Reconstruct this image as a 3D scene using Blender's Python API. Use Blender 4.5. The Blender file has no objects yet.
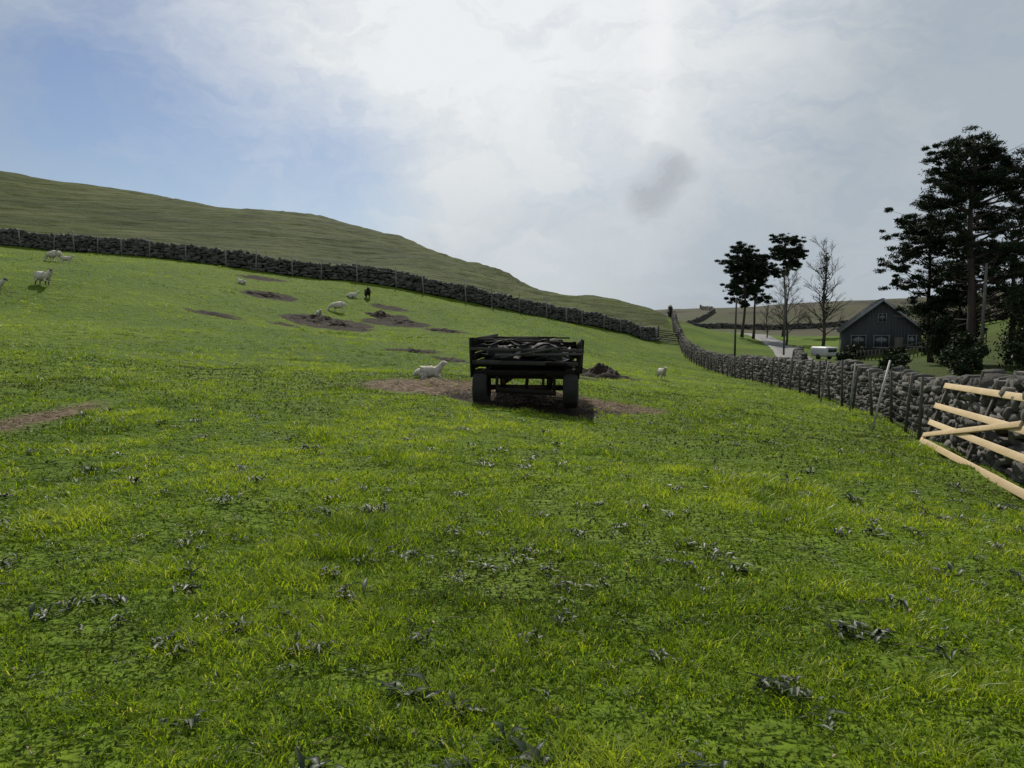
import bpy, math, random
import numpy as np
from mathutils import Vector, Matrix, Euler
rng = np.random.default_rng(7); random.seed(7)
R = math.radians
scene = bpy.context.scene

# ------------------------------------------------------------------ helpers
def vnoise(x, y, seed=0):
    x = np.asarray(x, float); y = np.asarray(y, float)
    xi = np.floor(x).astype(np.int64); yi = np.floor(y).astype(np.int64)
    fx = x-xi; fy = y-yi
    u = fx*fx*(3-2*fx); v = fy*fy*(3-2*fy)
    def h(a, b):
        n = (a*374761393+b*668265263+seed*144269504) & 0xffffffff
        n = ((n ^ (n >> 13))*1274126177) & 0xffffffff
        n = n ^ (n >> 16)
        return (n & 0xffff)/65535.0
    return (h(xi, yi)*(1-u)+h(xi+1, yi)*u)*(1-v)+(h(xi, yi+1)*(1-u)+h(xi+1, yi+1)*u)*v - 0.5

def fbm(x, y, o=3, seed=0):
    s = 0; a = 1
    for i in range(o):
        s = s+a*vnoise(x*2**i+i*17.3, y*2**i-i*9.1, seed+i); a *= 0.5
    return s

CP = np.array([
 (0,0,0),(0,3,0),(-3,3,.05),(3,3,-.12),(0,8,-.03),(0,15,-.12),(3,12,-.3),(-6.3,9.9,.25),(-6,5,.2),(-13,20,.9),(-25,36,2.7),
 (-24.5,39,3.4),(-30.7,50,5.4),(-12,12,.7),(-7.2,25,.35),(-10,35,.85),(-11,45,1.3),(-11.8,50,2.1),(-11.3,58,3.4),(-20,55,4.2),(-2,18,.08),
 (0,25,-.2),(0,35,0),(0,50,.5),(5,60,.0),(6.3,31,-1.05),(3.4,27,-.5),(12,70,-1.1),
 (6.9,10,-.5),(9.6,17,-.9),(11.3,25,-1.15),(12.6,33,-1.45),(13.6,42,-1.8),(15.8,60,-2.3),(17.8,75,-1.9),(21,92,-.9),(22,100,0),(25,115,1.7),
 (-50,72,8.8),(-32.8,67,7.2),(-23,65,6.0),(-14.2,65,5),(-5.7,68,3.6),(3.8,74,1.75),(9.5,80,.7),(14.7,85,-.5),(19.5,90,-1.1),
 (-76,110,19.4),(-104,150,31),(-83.5,150,28),(-63,150,24.5),(-40,140,21.2),(-20.4,135,16.5),(-2.1,130,10.2),(14.9,125,5.6),(22.4,120,3.4),
 (-40,100,13.6),(-20,100,9.6),(0,100,5.2),
 (-170,240,38),(-60,230,26),(-20,210,14),(0,200,8),(15,190,3),(40,200,0),(-200,150,42),(-60,40,9),(-100,60,17),(-30,10,2.2),(-60,-10,5),
 (12,6,-1.0),(20,20,-1.6),(31,50,-1.75),(39.8,80,-2.5),(45,60,-1.3),(60,40,.2),(50,72,1.0),(75,75,6),(60,95,1),(34,62,-1.9),
 (30.6,80,-2.55),(35.3,95,-2.45),(39.1,110,-2.1),(42.9,125,-1.7),(46.5,140,-1.3),(37,117,-1.3),(28,100,-1.1),(50,160,-1.6),
 (55,190,-3),(65,230,-2),(120,230,-2),(100,400,7),(192,420,12),(264,400,14),(20,400,5),(-300,400,40),(150,620,5),(150,1300,-10),(-400,1000,20),(600,1000,0),(800,300,25),(-700,200,60),
 (0,-40,.2),(0,-120,0),(-100,-80,8),(60,-50,-3),(400,-140,-5),(-500,-140,20),(130,120,8),(120,60,9),
], float)
def warp(v): return 20*np.arcsinh(v/20)
CW = np.stack([warp(CP[:, 0]), warp(CP[:, 1])], 1)
def tps(r2): return 0.5*r2*np.log(r2+1e-9)
n = len(CP)
d2 = ((CW[:, None, :]-CW[None])**2).sum(2)
A = np.zeros((n+3, n+3)); A[:n, :n] = tps(d2)+np.eye(n)*0.6
A[:n, n] = 1; A[:n, n+1:] = CW; A[n, :n] = 1; A[n+1:, :n] = CW.T
SOL = np.linalg.solve(A, np.concatenate([CP[:, 2], np.zeros(3)]))
def H(x, y):
    x = np.asarray(x, float); y = np.asarray(y, float); sh = x.shape
    x = x.ravel(); y = y.ravel(); out = np.empty(len(x))
    for i in range(0, len(x), 40000):
        xs = x[i:i+40000]; ys = y[i:i+40000]
        wx = warp(xs); wy = warp(ys)
        r2 = (wx[:, None]-CW[None, :, 0])**2+(wy[:, None]-CW[None, :, 1])**2
        b = tps(r2)@SOL[:n]+SOL[n]+SOL[n+1]*wx+SOL[n+2]*wy
        d = np.sqrt(xs**2+ys**2)
        b += 0.09*fbm(xs*.9, ys*.9, 3, 1)*np.clip(d/6, .5, 1)+0.16*fbm(xs*.14, ys*.14, 2, 5)*np.clip(d/20, 0, 1)
        hm = np.clip((ys-62)/40, 0, 1)*np.clip((40-xs)/30, 0, 1)
        b += hm*(0.6*fbm(xs*.05, ys*.05, 3, 9)+.5*fbm(xs*.3, ys*.3, 2, 12))
        tt = b*.9+2.2*fbm(xs*.06, ys*.06, 3, 19)
        b += hm*.16*np.abs((tt % 1)-.5)*2
        far = np.clip((ys-180)/150, 0, 1)
        b += far*(4*fbm(xs*.012, ys*.012, 3, 22))
        out[i:i+40000] = b
    return out.reshape(sh)
def hz(x, y): return float(H(np.array([x]), np.array([y]))[0])

class MB:
    def __init__(s): s.V = []; s.F = []; s.A = []; s.n = 0
    def add(s, V, F, mat=0, a=None):
        V = np.asarray(V, float).reshape(-1, 3); 
        s.V.append(V)
        if isinstance(F, np.ndarray): s.F.append((F+s.n, mat))
        else:
            by = {}
            for f in F: by.setdefault(len(f), []).append(f)
            for k, l in by.items(): s.F.append((np.array(l, int)+s.n, mat))
        if a is None: a = np.full(len(V), random.random())
        elif np.isscalar(a): a = np.full(len(V), a)
        s.A.append(a); s.n += len(V)
    def box(s, c, d, rot=None, mat=0, a=None):
        V = np.array([(x, y, z) for x in (-.5, .5) for y in (-.5, .5) for z in (-.5, .5)])*np.array(d)
        if rot is not None: V = V@np.array(rot.to_3x3() if not isinstance(rot, np.ndarray) else rot).T
        V = V+np.array(c)
        s.add(V, [(0, 1, 3, 2), (4, 6, 7, 5), (0, 4, 5, 1), (2, 3, 7, 6), (0, 2, 6, 4), (1, 5, 7, 3)], mat, a)
    def beam(s, p, q, w, h, mat=0, a=None, roll=0):
        p = Vector(p); q = Vector(q); d = q-p
        rot = d.to_track_quat('Y', 'Z').to_matrix().to_4x4()@Matrix.Rotation(roll, 4, 'Y')
        s.box((p+q)/2, (w, d.length, h), rot, mat, a)
    def tube(s, P, Rr, k=6, mat=0, a=None, cap=True):
        P = [Vector(p) for p in P]; rings = []
        for i, p in enumerate(P):
            t = (P[min(i+1, len(P)-1)]-P[max(i-1, 0)]).normalized()
            u = t.cross(Vector((0.13, .97, .2)) if abs(t.y) < .9 else Vector((1, 0, 0))).normalized(); v = t.cross(u)
            for j in range(k):
                an = 2*math.pi*j/k
                rings.append(p+(u*math.cos(an)+v*math.sin(an))*Rr[i])
        F = []
        for i in range(len(P)-1):
            for j in range(k):
                F.append((i*k+j, i*k+(j+1) % k, (i+1)*k+(j+1) % k, (i+1)*k+j))
        if cap and k > 3:
            F.append(tuple(range(k-1, -1, -1))); F.append(tuple((len(P)-1)*k+j for j in range(k)))
        s.add(np.array([tuple(r) for r in rings]), F, mat, a)
    def build(s, name, mats, parent=None, smooth=False, loc=None, extra=None):
        me = bpy.data.meshes.new(name)
        V = np.concatenate(s.V); me.vertices.add(len(V)); me.vertices.foreach_set('co', V.astype(np.float32).ravel())
        li = np.concatenate([f.ravel() for f, m in s.F]); tot = np.concatenate([np.full(len(f), f.shape[1]) for f, m in s.F])
        mi = np.concatenate([np.full(len(f), m) for f, m in s.F])
        me.loops.add(len(li)); me.loops.foreach_set('vertex_index', li.astype(np.int32))
        me.polygons.add(len(tot)); st = np.concatenate([[0], np.cumsum(tot)[:-1]])
        me.polygons.foreach_set('loop_start', st.astype(np.int32))
        me.polygons.foreach_set('material_index', mi.astype(np.int32))
        if smooth: me.polygons.foreach_set('use_smooth', np.ones(len(tot), bool))
        at = me.attributes.new('rnd', 'FLOAT', 'POINT'); at.data.foreach_set('value', np.concatenate(s.A).astype(np.float32))
        for kx, vx in (extra or {}).items():
            at = me.attributes.new(kx, 'FLOAT', 'POINT'); at.data.foreach_set('value', vx.astype(np.float32))
        me.update(calc_edges=True)
        for m in mats: me.materials.append(m)
        o = bpy.data.objects.new(name, me); scene.collection.objects.link(o)
        if parent: o.parent = parent
        if loc is not None: o.location = loc
        return o
def empty(name, loc, yaw=0):
    e = bpy.data.objects.new(name, None); scene.collection.objects.link(e); e.location = loc; e.rotation_euler = (0, 0, yaw); e.empty_display_size = .3
    return e

# ------------------------------------------------------------------ materials
class NT:
    def __init__(s, tree): s.t = tree; s.L = tree.links
    def n(s, typ, ins=None, **kw):
        nd = s.t.nodes.new(typ)
        for k, v in kw.items(): setattr(nd, k, v)
        for k, v in (ins or {}).items():
            if isinstance(v, bpy.types.NodeSocket): s.L.new(v, nd.inputs[k])
            else: nd.inputs[k].default_value = v
        return nd
    def m(s, op, a, b=0.0, clamp=False):
        nd = s.n('ShaderNodeMath', {0: a, 1: b}, operation=op); nd.use_clamp = clamp; return nd.outputs[0]
    def noise(s, vec, scale, detail=3, rough=.55, dist=0):
        ins = {'Scale': scale, 'Detail': detail, 'Roughness': rough, 'Distortion': dist}
        if vec is not None: ins['Vector'] = vec
        return s.n('ShaderNodeTexNoise', ins).outputs['Fac']
    def mr(s, v, a, b, c=0., d=1., smooth=False):
        nd = s.n('ShaderNodeMapRange', {'Value': v, 'From Min': a, 'From Max': b, 'To Min': c, 'To Max': d})
        if smooth: nd.interpolation_type = 'SMOOTHSTEP'
        return nd.outputs[0]
    def mix(s, f, a, b, typ='MIX'):
        nd = s.t.nodes.new('ShaderNodeMix'); nd.data_type = 'RGBA'; nd.blend_type = typ
        for i, v in ((0, f), (6, a), (7, b)):
            if isinstance(v, bpy.types.NodeSocket): s.L.new(v, nd.inputs[i])
            else:
                nd.inputs[i].default_value = v if i == 0 else (tuple(v)+(1,) if len(v) == 3 else v)
        return nd.outputs[2]
    def vscale(s, vec, sc):
        return s.n('ShaderNodeVectorMath', {0: vec, 1: sc}, operation='MULTIPLY').outputs[0]
    def attr(s, nm): return s.n('ShaderNodeAttribute', attribute_name=nm).outputs['Fac']
def newmat(name):
    m = bpy.data.materials.new(name); m.use_nodes = True; t = m.node_tree
    for nd in list(t.nodes): t.nodes.remove(nd)
    return m, NT(t)
def finish(nt, shader, disp=None):
    o = nt.n('ShaderNodeOutputMaterial'); nt.L.new(shader, o.inputs[0])
def simple(name, c1, c2, scale=3, rough=.8, bump=.3, bscale=20, vec=(1, 1, 1), rndmix=.5, metallic=0, spec=.3, bdist=.02):
    m, nt = newmat(name)
    tc = nt.n('ShaderNodeTexCoord').outputs['Object']
    v = nt.vscale(tc, vec)
    nz = nt.mr(nt.noise(v, scale, 4, .65), .3, .7)
    at = nt.attr('rnd')
    f = nt.m('ADD', nt.m('MULTIPLY', nz, 1-rndmix), nt.m('MULTIPLY', at, rndmix), True)
    col = nt.mix(f, c1, c2)
    ins = {'Base Color': col, 'Roughness': rough, 'Metallic': metallic, 'Specular IOR Level': spec}
    if bump > 0: ins['Normal'] = nt.n('ShaderNodeBump', {'Height': nt.noise(v, bscale, 3, .7), 'Strength': bump, 'Distance': bdist}).outputs[0]
    p = nt.n('ShaderNodeBsdfPrincipled', ins)
    finish(nt, p.outputs[0]); return m
def leafmat(name, c1, c2, c3, trans=.4, rough=.5, nscale=.6, spec=.3):
    m, nt = newmat(name)
    pos = nt.n('ShaderNodeNewGeometry').outputs['Position']
    at = nt.attr('rnd')
    nz = nt.mr(nt.noise(pos, nscale, 2, .6), .32, .68)
    col = nt.mix(at, c1, c2)
    col = nt.mix(nt.m('MULTIPLY', nz, .7), col, c3)
    p = nt.n('ShaderNodeBsdfPrincipled', {'Base Color': col, 'Roughness': rough, 'Specular IOR Level': spec})
    sh = p.outputs[0]
    if trans > 0:
        tr = nt.n('ShaderNodeBsdfTranslucent', {'Color': nt.mix(1.0, col, (1.15, 1.2, .6), 'MULTIPLY')})
        mx = nt.n('ShaderNodeMixShader', {0: trans}); nt.L.new(p.outputs[0], mx.inputs[1]); nt.L.new(tr.outputs[0], mx.inputs[2]); sh = mx.outputs[0]
    finish(nt, sh); return m
def grassmat(name, spec, rough, trans):
    m, nt = newmat(name)
    cr = nt.n('ShaderNodeValToRGB', {0: nt.attr('rnd')}); e = cr.color_ramp.elements
    e[0].position = 0; e[0].color = (.050, .042, .016, 1); e[1].position = 1; e[1].color = (.38, .38, .16, 1)
    for p_, c_ in ((.10, (.024, .046, .008)), (.35, (.068, .118, .008)), (.6, (.138, .210, .009)), (.85, (.24, .33, .015)), (.95, (.31, .35, .07))):
        q = cr.color_ramp.elements.new(p_); q.color = c_+(1,)
    col = cr.outputs[0]
    p = nt.n('ShaderNodeBsdfPrincipled', {'Base Color': col, 'Roughness': rough, 'Specular IOR Level': spec})
    trn = nt.n('ShaderNodeBsdfTranslucent', {'Color': nt.mix(1.0, col, (1.35, 1.35, .4), 'MULTIPLY')})
    mx = nt.n('ShaderNodeMixShader', {0: trans}); nt.L.new(p.outputs[0], mx.inputs[1]); nt.L.new(trn.outputs[0], mx.inputs[2]); finish(nt, mx.outputs[0]); return m
GRASS = grassmat('grass_blades', .4, .42, .5); CLOVER = grassmat('low_leaves', .08, .8, .3)

WEED = leafmat('weed_leaves', (.012, .026, .008), (.036, .066, .018), (.022, .038, .014), .2, .5, 2, .35)
STRAW = simple('dry_stalks', (.13, .10, .06), (.34, .29, .2), 20, .9, 0, spec=.05)
PINE = leafmat('pine_needles', (.010, .018, .009), (.030, .046, .018), (.016, .028, .012), 0, .7, .5, .15)
SHRUB = leafmat('shrub_leaves', (.012, .024, .009), (.034, .052, .016), (.018, .032, .011), 0, .6, .5, .15)
BUD = leafmat('spring_buds', (.10, .09, .05), (.16, .15, .08), (.12, .12, .06), 0, .7, .5, .1)
BARK = simple('bark', (.03, .023, .019), (.09, .065, .05), 3, .9, .6, 12, (1, 1, .3), .2)
TWIGB = simple('bare_bark', (.04, .037, .03), (.09, .083, .07), 3, .9, 0, 12, (1, 1, .3), .3)
STONE = simple('limestone', (.032, .031, .027), (.155, .148, .13), 2.5, .9, .6, 14, (1, 1, 1), .65, bdist=.03)
GAPBLOCK = simple('gap_light_block', (.008, .008, .007), (.02, .019, .016), 5, .95, 0)  # near-black, shade of the stone gaps put into the colour
OLDWOOD = simple('weathered_wood', (.04, .036, .030), (.12, .11, .09), 6, .85, .4, 30, (1, 1, .2), .6)
PALEWOOD = simple('grey_fence_post', (.12, .115, .10), (.26, .25, .22), 6, .85, .3, 30, (1, 1, .2), .6)
DARKWOOD = simple('dark_wet_wood', (.006, .005, .004), (.022, .019, .016), 4, .8, .5, 25, (1, 1, 1), .6, spec=.12)
GREYWOOD = simple('grey_plank', (.04, .038, .034), (.10, .096, .088), 6, .85, .4, 25, (1, 1, 1), .6, spec=.15)
NEWWOOD = simple('new_timber', (.40, .29, .15), (.60, .47, .28), 5, .6, .2, 40, (1, .15, 1), .4)
PALEPOLE = simple('pale_pole', (.25, .235, .21), (.38, .36, .33), 8, .6, .2)
POLEW = simple('pole_wood', (.10, .092, .08), (.2, .185, .165), 8, .8, .2, 20, (1, 1, .2))
RUBBER = simple('tyre_rubber', (.012, .012, .012), (.03, .028, .026), 10, .8, .3, 60)
RUST = simple('rusty_steel', (.02, .013, .010), (.06, .035, .025), 12, .7, .4, 40, metallic=.3)
WIRE = simple('galvanised_wire', (.05, .05, .05), (.10, .10, .10), 10, .5, 0, metallic=.5)
TARP = simple('black_tarpaulin', (.005, .005, .006), (.014, .014, .016), 5, .7, .5, 18, rndmix=.2, spec=.2)
SOIL = simple('dark_soil', (.012, .009, .006), (.042, .029, .019), 3, .95, 1, 18, rndmix=.1, bdist=.06)
ASPH = simple('asphalt_road', (.10, .10, .10), (.16, .155, .15), 2, .8, 0, 80, rndmix=.1)
WOOL = simple('wool', (.42, .38, .3), (.66, .62, .53), 9, .95, .9, 40, rndmix=.2, bdist=.03)
WOOLB = simple('dark_wool', (.012, .01, .009), (.04, .034, .028), 9, .95, .8, 40, rndmix=.2, bdist=.03)
FACE = simple('sheep_face', (.45, .41, .35), (.65, .6, .52), 9, .8, .2, 60, rndmix=.2)
FACED = simple('sheep_dark_face', (.03, .027, .024), (.07, .06, .05), 9, .8, .2, 60, rndmix=.2)
EYE = simple('animal_eye', (.01, .01, .01), (.02, .015, .01), 9, .2, 0)
BOARD = simple('grey_cladding', (.05, .052, .058), (.095, .10, .108), 1, .8, 0, 6, (6, 6, .3), .4)
SLATE = simple('slate_roof', (.05, .055, .062), (.10, .105, .115), 2, .6, .4, 10, rndmix=.4)
TRIM = simple('grey_trim', (.17, .175, .18), (.25, .255, .26), 3, .6, 0)
WHITEP = simple('pale_paint', (.40, .40, .38), (.55, .55, .53), 3, .5, 0)
m, nt = newmat('window_glass')
finish(nt, nt.n('ShaderNodeBsdfPrincipled', {'Base Color': (.03, .035, .04, 1), 'Roughness': .08, 'Specular IOR Level': .8}).outputs[0]); GLASS = m

# ------------------------------------------------------------------ terrain
PATCH = [ # x,y,rx,ry,kind (0 soil,1 straw)
 (-11.2,45,2.8,2.6,0),(-9.4,43.2,1.4,1.2,0),(-7.6,48.5,2.3,1.9,0),(-8.2,51,1.4,1.2,0),(-4.2,46.5,1.4,1.3,0),(-4.2,32,1.2,1.0,0),(-17,52,2.0,1.5,0),(-2.2,29,.9,.8,0),(-20,60,2.0,1.3,0),(-9,55,1.5,1.1,0),
 (3.4,27,1.6,1.3,0),(.5,15.0,2.0,1.5,0),(-.8,16.4,2.5,1.8,1),(1.5,15.6,1.7,1.3,1),(-6.45,10.0,.30,1.3,1),(-16,40,1.4,.8,0),(.5,38,.9,.6,0),(-12.5,41,1.0,.6,0),(2.3,24.5,.7,.5,0)]
def pdist(x, y, kind=None):
    v = np.full(np.shape(x), 9.0)
    for (a, b, c, d, k) in PATCH:
        if kind is not None and k != kind: continue
        v = np.minimum(v, (np.sqrt(((x-a)/c)**2+((y-b)/d)**2)-1)*min(c, d))
    return v
def patchmask(x, y):
    return (pdist(x, y)+.4*fbm(x*1.7, y*1.7, 3, 40)*np.clip(y/12, .3, 1) < 0.02).astype(float)
m, nt = newmat('pasture_ground')
pos = nt.n('ShaderNodeNewGeometry').outputs['Position']
nA = nt.attr('nA'); nC = nt.attr('nC')
nB = nt.mr(nt.noise(pos, 2.3, 4, .72), .32, .68)
nD = nt.mr(nt.noise(pos, 13, 3, .75), .3, .7)
field = nt.mix(nA, (.074, .130, .006), (.145, .212, .009))
field = nt.mix(nt.m('MULTIPLY', nB, .55), field, (.042, .075, .007))
field = nt.mix(nt.m('MULTIPLY', nD, .45), field, (.020, .030, .006))
hillc = nt.mix(nC, (.036, .056, .006), (.064, .084, .009))
con = nt.noise(nt.vscale(pos, (.05, .05, .9)), 1.6, 5, .72, 1.0)
conm = nt.mr(con, .46, .6)
hillc = nt.mix(nt.m('MULTIPLY', conm, .6), hillc, (.018, .023, .006))
hillc = nt.mix(nt.m('MULTIPLY', nB, .35), hillc, (.02, .03, .007))
hillc = nt.mix(nt.m('MULTIPLY', nt.attr('blot'), .5), hillc, (.085, .095, .025))
col = nt.mix(nt.attr('hillm'), field, hillc)
moor_haze = nt.mix(nA, (.066, .058, .036), (.055, .064, .030))  # brown moor with slight distance haze put into the colour
moor_haze = nt.mix(nt.attr('blot'), moor_haze, (.035, .034, .024))
col = nt.mix(nt.attr('farm'), col, moor_haze)
rough = nt.mix(nB, (.022, .035, .010), (.050, .066, .016))
col = nt.mix(nt.m('MULTIPLY', nt.attr('lanem'), .8), col, rough)
pn = nt.m('SUBTRACT', nt.noise(pos, 2.2, 4, .8), .5)
sm = nt.mr(nt.m('ADD', nt.attr('soild'), nt.m('MULTIPLY', pn, 1.9)), .10, -.10); tm = nt.mr(nt.m('ADD', nt.attr('strawd'), nt.m('MULTIPLY', pn, .7)), .14, -.14)
strawc = nt.mix(nD, (.055, .037, .024), (.22, .16, .105))
soilc = nt.mix(nB, (.012, .009, .006), (.040, .028, .018))
col = nt.mix(tm, col, strawc); col = nt.mix(sm, col, soilc)
hgt = nt.m('ADD', nt.m('MULTIPLY', nB, .6), nt.m('MULTIPLY', nD, .10))
b1 = nt.n('ShaderNodeBump', {'Height': hgt, 'Strength': .9, 'Distance': .2}).outputs[0]
b2 = nt.n('ShaderNodeBump', {'Height': con, 'Strength': nt.m('MULTIPLY', nt.attr('hillm'), .8), 'Distance': 1.6, 'Normal': b1}).outputs[0]
p = nt.n('ShaderNodeBsdfPrincipled', {'Base Color': col, 'Roughness': .9, 'Normal': b2, 'Specular IOR Level': .1})
finish(nt, p.outputs[0]); GROUND = m

N = 800
gx = np.linspace(-math.asinh(900/12), math.asinh(900/12), N); gx = 12*np.sinh(gx)
gy = np.linspace(-math.asinh(150/12), math.asinh(1500/12), N); gy = 12*np.sinh(gy)
X, Y = np.meshgrid(gx, gy); Z = H(X, Y)
sd = pdist(X, Y); mk = np.clip(-sd*3, 0, 1)
Z2 = Z-mk*.03+mk*.16*fbm(X*2.2, Y*2.2, 3, 77)
wallline = np.interp(X, [-95, -70, -50, -33, -23, -14, -6, 4, 9.5, 15, 20, 24], [86, 78, 72, 67, 65, 65, 68, 74, 80, 85, 89, 115])
hillm = np.clip((Y-wallline)/2+.3, 0, 1)*np.clip((27-X)/5+1, 0, 1)
farm = np.clip((Y-170)/60, 0, 1)
lanem = np.clip((X-(Y*.17+6.2))/1.2, 0, 1)*np.clip((95-Y)/25, 0, 1)
nAa = np.clip(.5+.9*fbm(X*.2, Y*.2, 4, 101)*(1-farm)+farm*fbm(X*.03, Y*.03, 4, 104), 0, 1)
nCa = np.clip(.5+1.1*fbm(X*.06, Y*.06, 4, 102), 0, 1)
blot = np.clip((fbm(X*.11, Y*.11, 4, 103)*(1-farm)+farm*fbm(X*.05, Y*.05, 4, 105))*4-.3, 0, 1)
idx = np.arange(N*N).reshape(N, N)
F = np.stack([idx[:-1, :-1], idx[:-1, 1:], idx[1:, 1:], idx[1:, :-1]], -1).reshape(-1, 4)
mb = MB(); mb.add(np.stack([X, Y, Z2], -1).reshape(-1, 3), F, 0, 0.5)
mb.build('pasture_terrain', [GROUND], smooth=True, extra={'hillm': hillm.ravel(), 'farm': farm.ravel(), 'lanem': lanem.ravel(), 'soild': pdist(X, Y, 0).ravel(), 'strawd': pdist(X, Y, 1).ravel(), 'nA': nAa.ravel(), 'nC': nCa.ravel(), 'blot': blot.ravel()})

# ------------------------------------------------------------------ grass blades
def blades(mb, P, h, w, lean_dir, lean, rnd, face=None):
    k = len(P)
    fa = rng.uniform(0, 2*np.pi, k) if face is None else face
    wx = np.cos(fa)*w/2; wy = np.sin(fa)*w/2
    lx = np.cos(lean_dir)*lean; ly = np.sin(lean_dir)*lean
    V = np.zeros((k, 5, 3))
    for j, (t, ww, ll) in enumerate(((0, 1, 0), (0, -1, 0), (.62, .85, .35), (.62, -.85, .35), (1, 0, 1))):
        V[:, j, 0] = P[:, 0]+wx*ww+lx*ll; V[:, j, 1] = P[:, 1]+wy*ww+ly*ll; V[:, j, 2] = P[:, 2]+h*t-(.012 if t == 0 else 0)
    b = np.arange(k)[:, None]*5
    T = np.concatenate([b+np.array([[0, 1, 3]]), b+np.array([[0, 3, 2]]), b+np.array([[2, 3, 4]])])
    mb.add(V.reshape(-1, 3), T, 0, np.repeat(rnd, 5))
def sample(Nn, rmin, rmax, pw, r0, half=48):
    r = np.linspace(rmin, rmax, 4000); pdf = np.where(r < r0, 1, (r0/r)**pw)*r; cdf = np.cumsum(pdf); cdf /= cdf[-1]
    rr = np.interp(rng.random(Nn), cdf, r); th = R(90)+rng.uniform(-R(half), R(half), Nn)
    return rr*np.cos(th), rr*np.sin(th)-.6
def keep(x, y):
    wallx = np.interp(y, [0, 10, 17, 25, 33, 42, 60, 75, 90], [4.2, 6.6, 9.2, 11.0, 12.3, 13.3, 15.5, 17.5, 20])
    hw = np.interp(x, [-50, -33, -23, -14, -6, 4, 9.5, 15, 20], [71, 66, 64, 64, 67, 73, 79, 84, 89])
    k = (x < wallx) & (y < hw)
    pm = patchmask(x, y)
    return k & ((pm < .5) | (rng.random(len(x)) < .06))
def tint(x, y):
    return .46+.50*fbm(x*.25, y*.25, 3, 14)+.42*fbm(x*.9, y*.9, 3, 3)+.45*fbm(x*3.2, y*3.2, 2, 8)
mb = MB()
tx, ty = sample(84000, 1.5, 78, 1.75, 4.6)
k = keep(tx, ty); tx = tx[k]; ty = ty[k]
nb = 9
d = np.hypot(tx, ty)
sc = np.interp(d, [0, 4, 12, 30, 80], [1, 1, 1.35, 2.1, 3.6])
f1 = fbm(tx*.9, ty*.9, 3, 3); f2 = fbm(tx*3.2, ty*3.2, 2, 8)
k = rng.random(len(tx)) < np.clip(1.15+2.0*f2+.7*f1, .4, 1); tx = tx[k]; ty = ty[k]; sc = sc[k]; f1 = f1[k]; f2 = f2[k]
cl = np.clip(.80+1.2*f1+1.3*f2, .3, 2.0)
tus = np.clip((fbm(tx*.75, ty*.75, 3, 66)-.22)*5, 0, 1)       # ranker dark tussocks
cl = cl*(1+.9*tus)
bx = np.repeat(tx, nb); by = np.repeat(ty, nb); bs = np.repeat(sc, nb); bc = np.repeat(cl, nb)
ang = rng.uniform(0, 2*np.pi, len(bx)); rad = np.abs(rng.normal(0, .03, len(bx)))*bs**1.3
bx = bx+np.cos(ang)*rad; by = by+np.sin(ang)*rad
bz = H(bx, by)
hh = rng.uniform(.012, .050, len(bx))*bc*np.interp(bs, [1, 3.6], [1, 1.4]); ww = rng.uniform(.0035, .0075, len(bx))*bs**1.1
base = tint(tx, ty)-.22*tus+rng.normal(0, .12, len(tx))+np.interp(np.hypot(tx, ty), [2, 14], [-.04, .08])
rn = np.clip(np.repeat(base, nb)+rng.normal(0, .17, len(bx)), 0, .93); dead = rng.random(len(bx)) < .025; rn[dead] = 1
blades(mb, np.stack([bx, by, bz], 1), hh, ww, ang+rng.normal(0, .5, len(bx)), hh*rng.uniform(.4, 2.0, len(bx)), rn)
lx_, ly_ = sample(110000, 1.5, 22, 1.3, 4.0); k = keep(lx_, ly_); lx_ = lx_[k]; ly_ = ly_[k]; lz_ = H(lx_, ly_)+rng.uniform(.002, .02, len(lx_))
ls = rng.uniform(.006, .014, len(lx_))*np.interp(np.hypot(lx_, ly_), [3, 22], [1, 2.4])
th = rng.uniform(0, 6.28, len(lx_)); tl = rng.normal(0, .45, (2, len(lx_)))
e1 = np.stack([np.cos(th), np.sin(th), tl[0]], 1)*ls[:, None]; e2 = np.stack([-np.sin(th), np.cos(th), tl[1]], 1)*ls[:, None]*.7
Pc = np.stack([lx_, ly_, lz_], 1); V = np.stack([Pc-e1, Pc+e2, Pc+e1, Pc-e2], 1)
mb.add(V.reshape(-1, 3), np.arange(len(Pc))[:, None]*4+np.array([[0, 1, 2, 3]]), 1, np.repeat(np.clip(tint(lx_, ly_)-.16+rng.normal(0, .15, len(Pc)), .05, .7), 4))
mb.build('grass', [GRASS, CLOVER])

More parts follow.
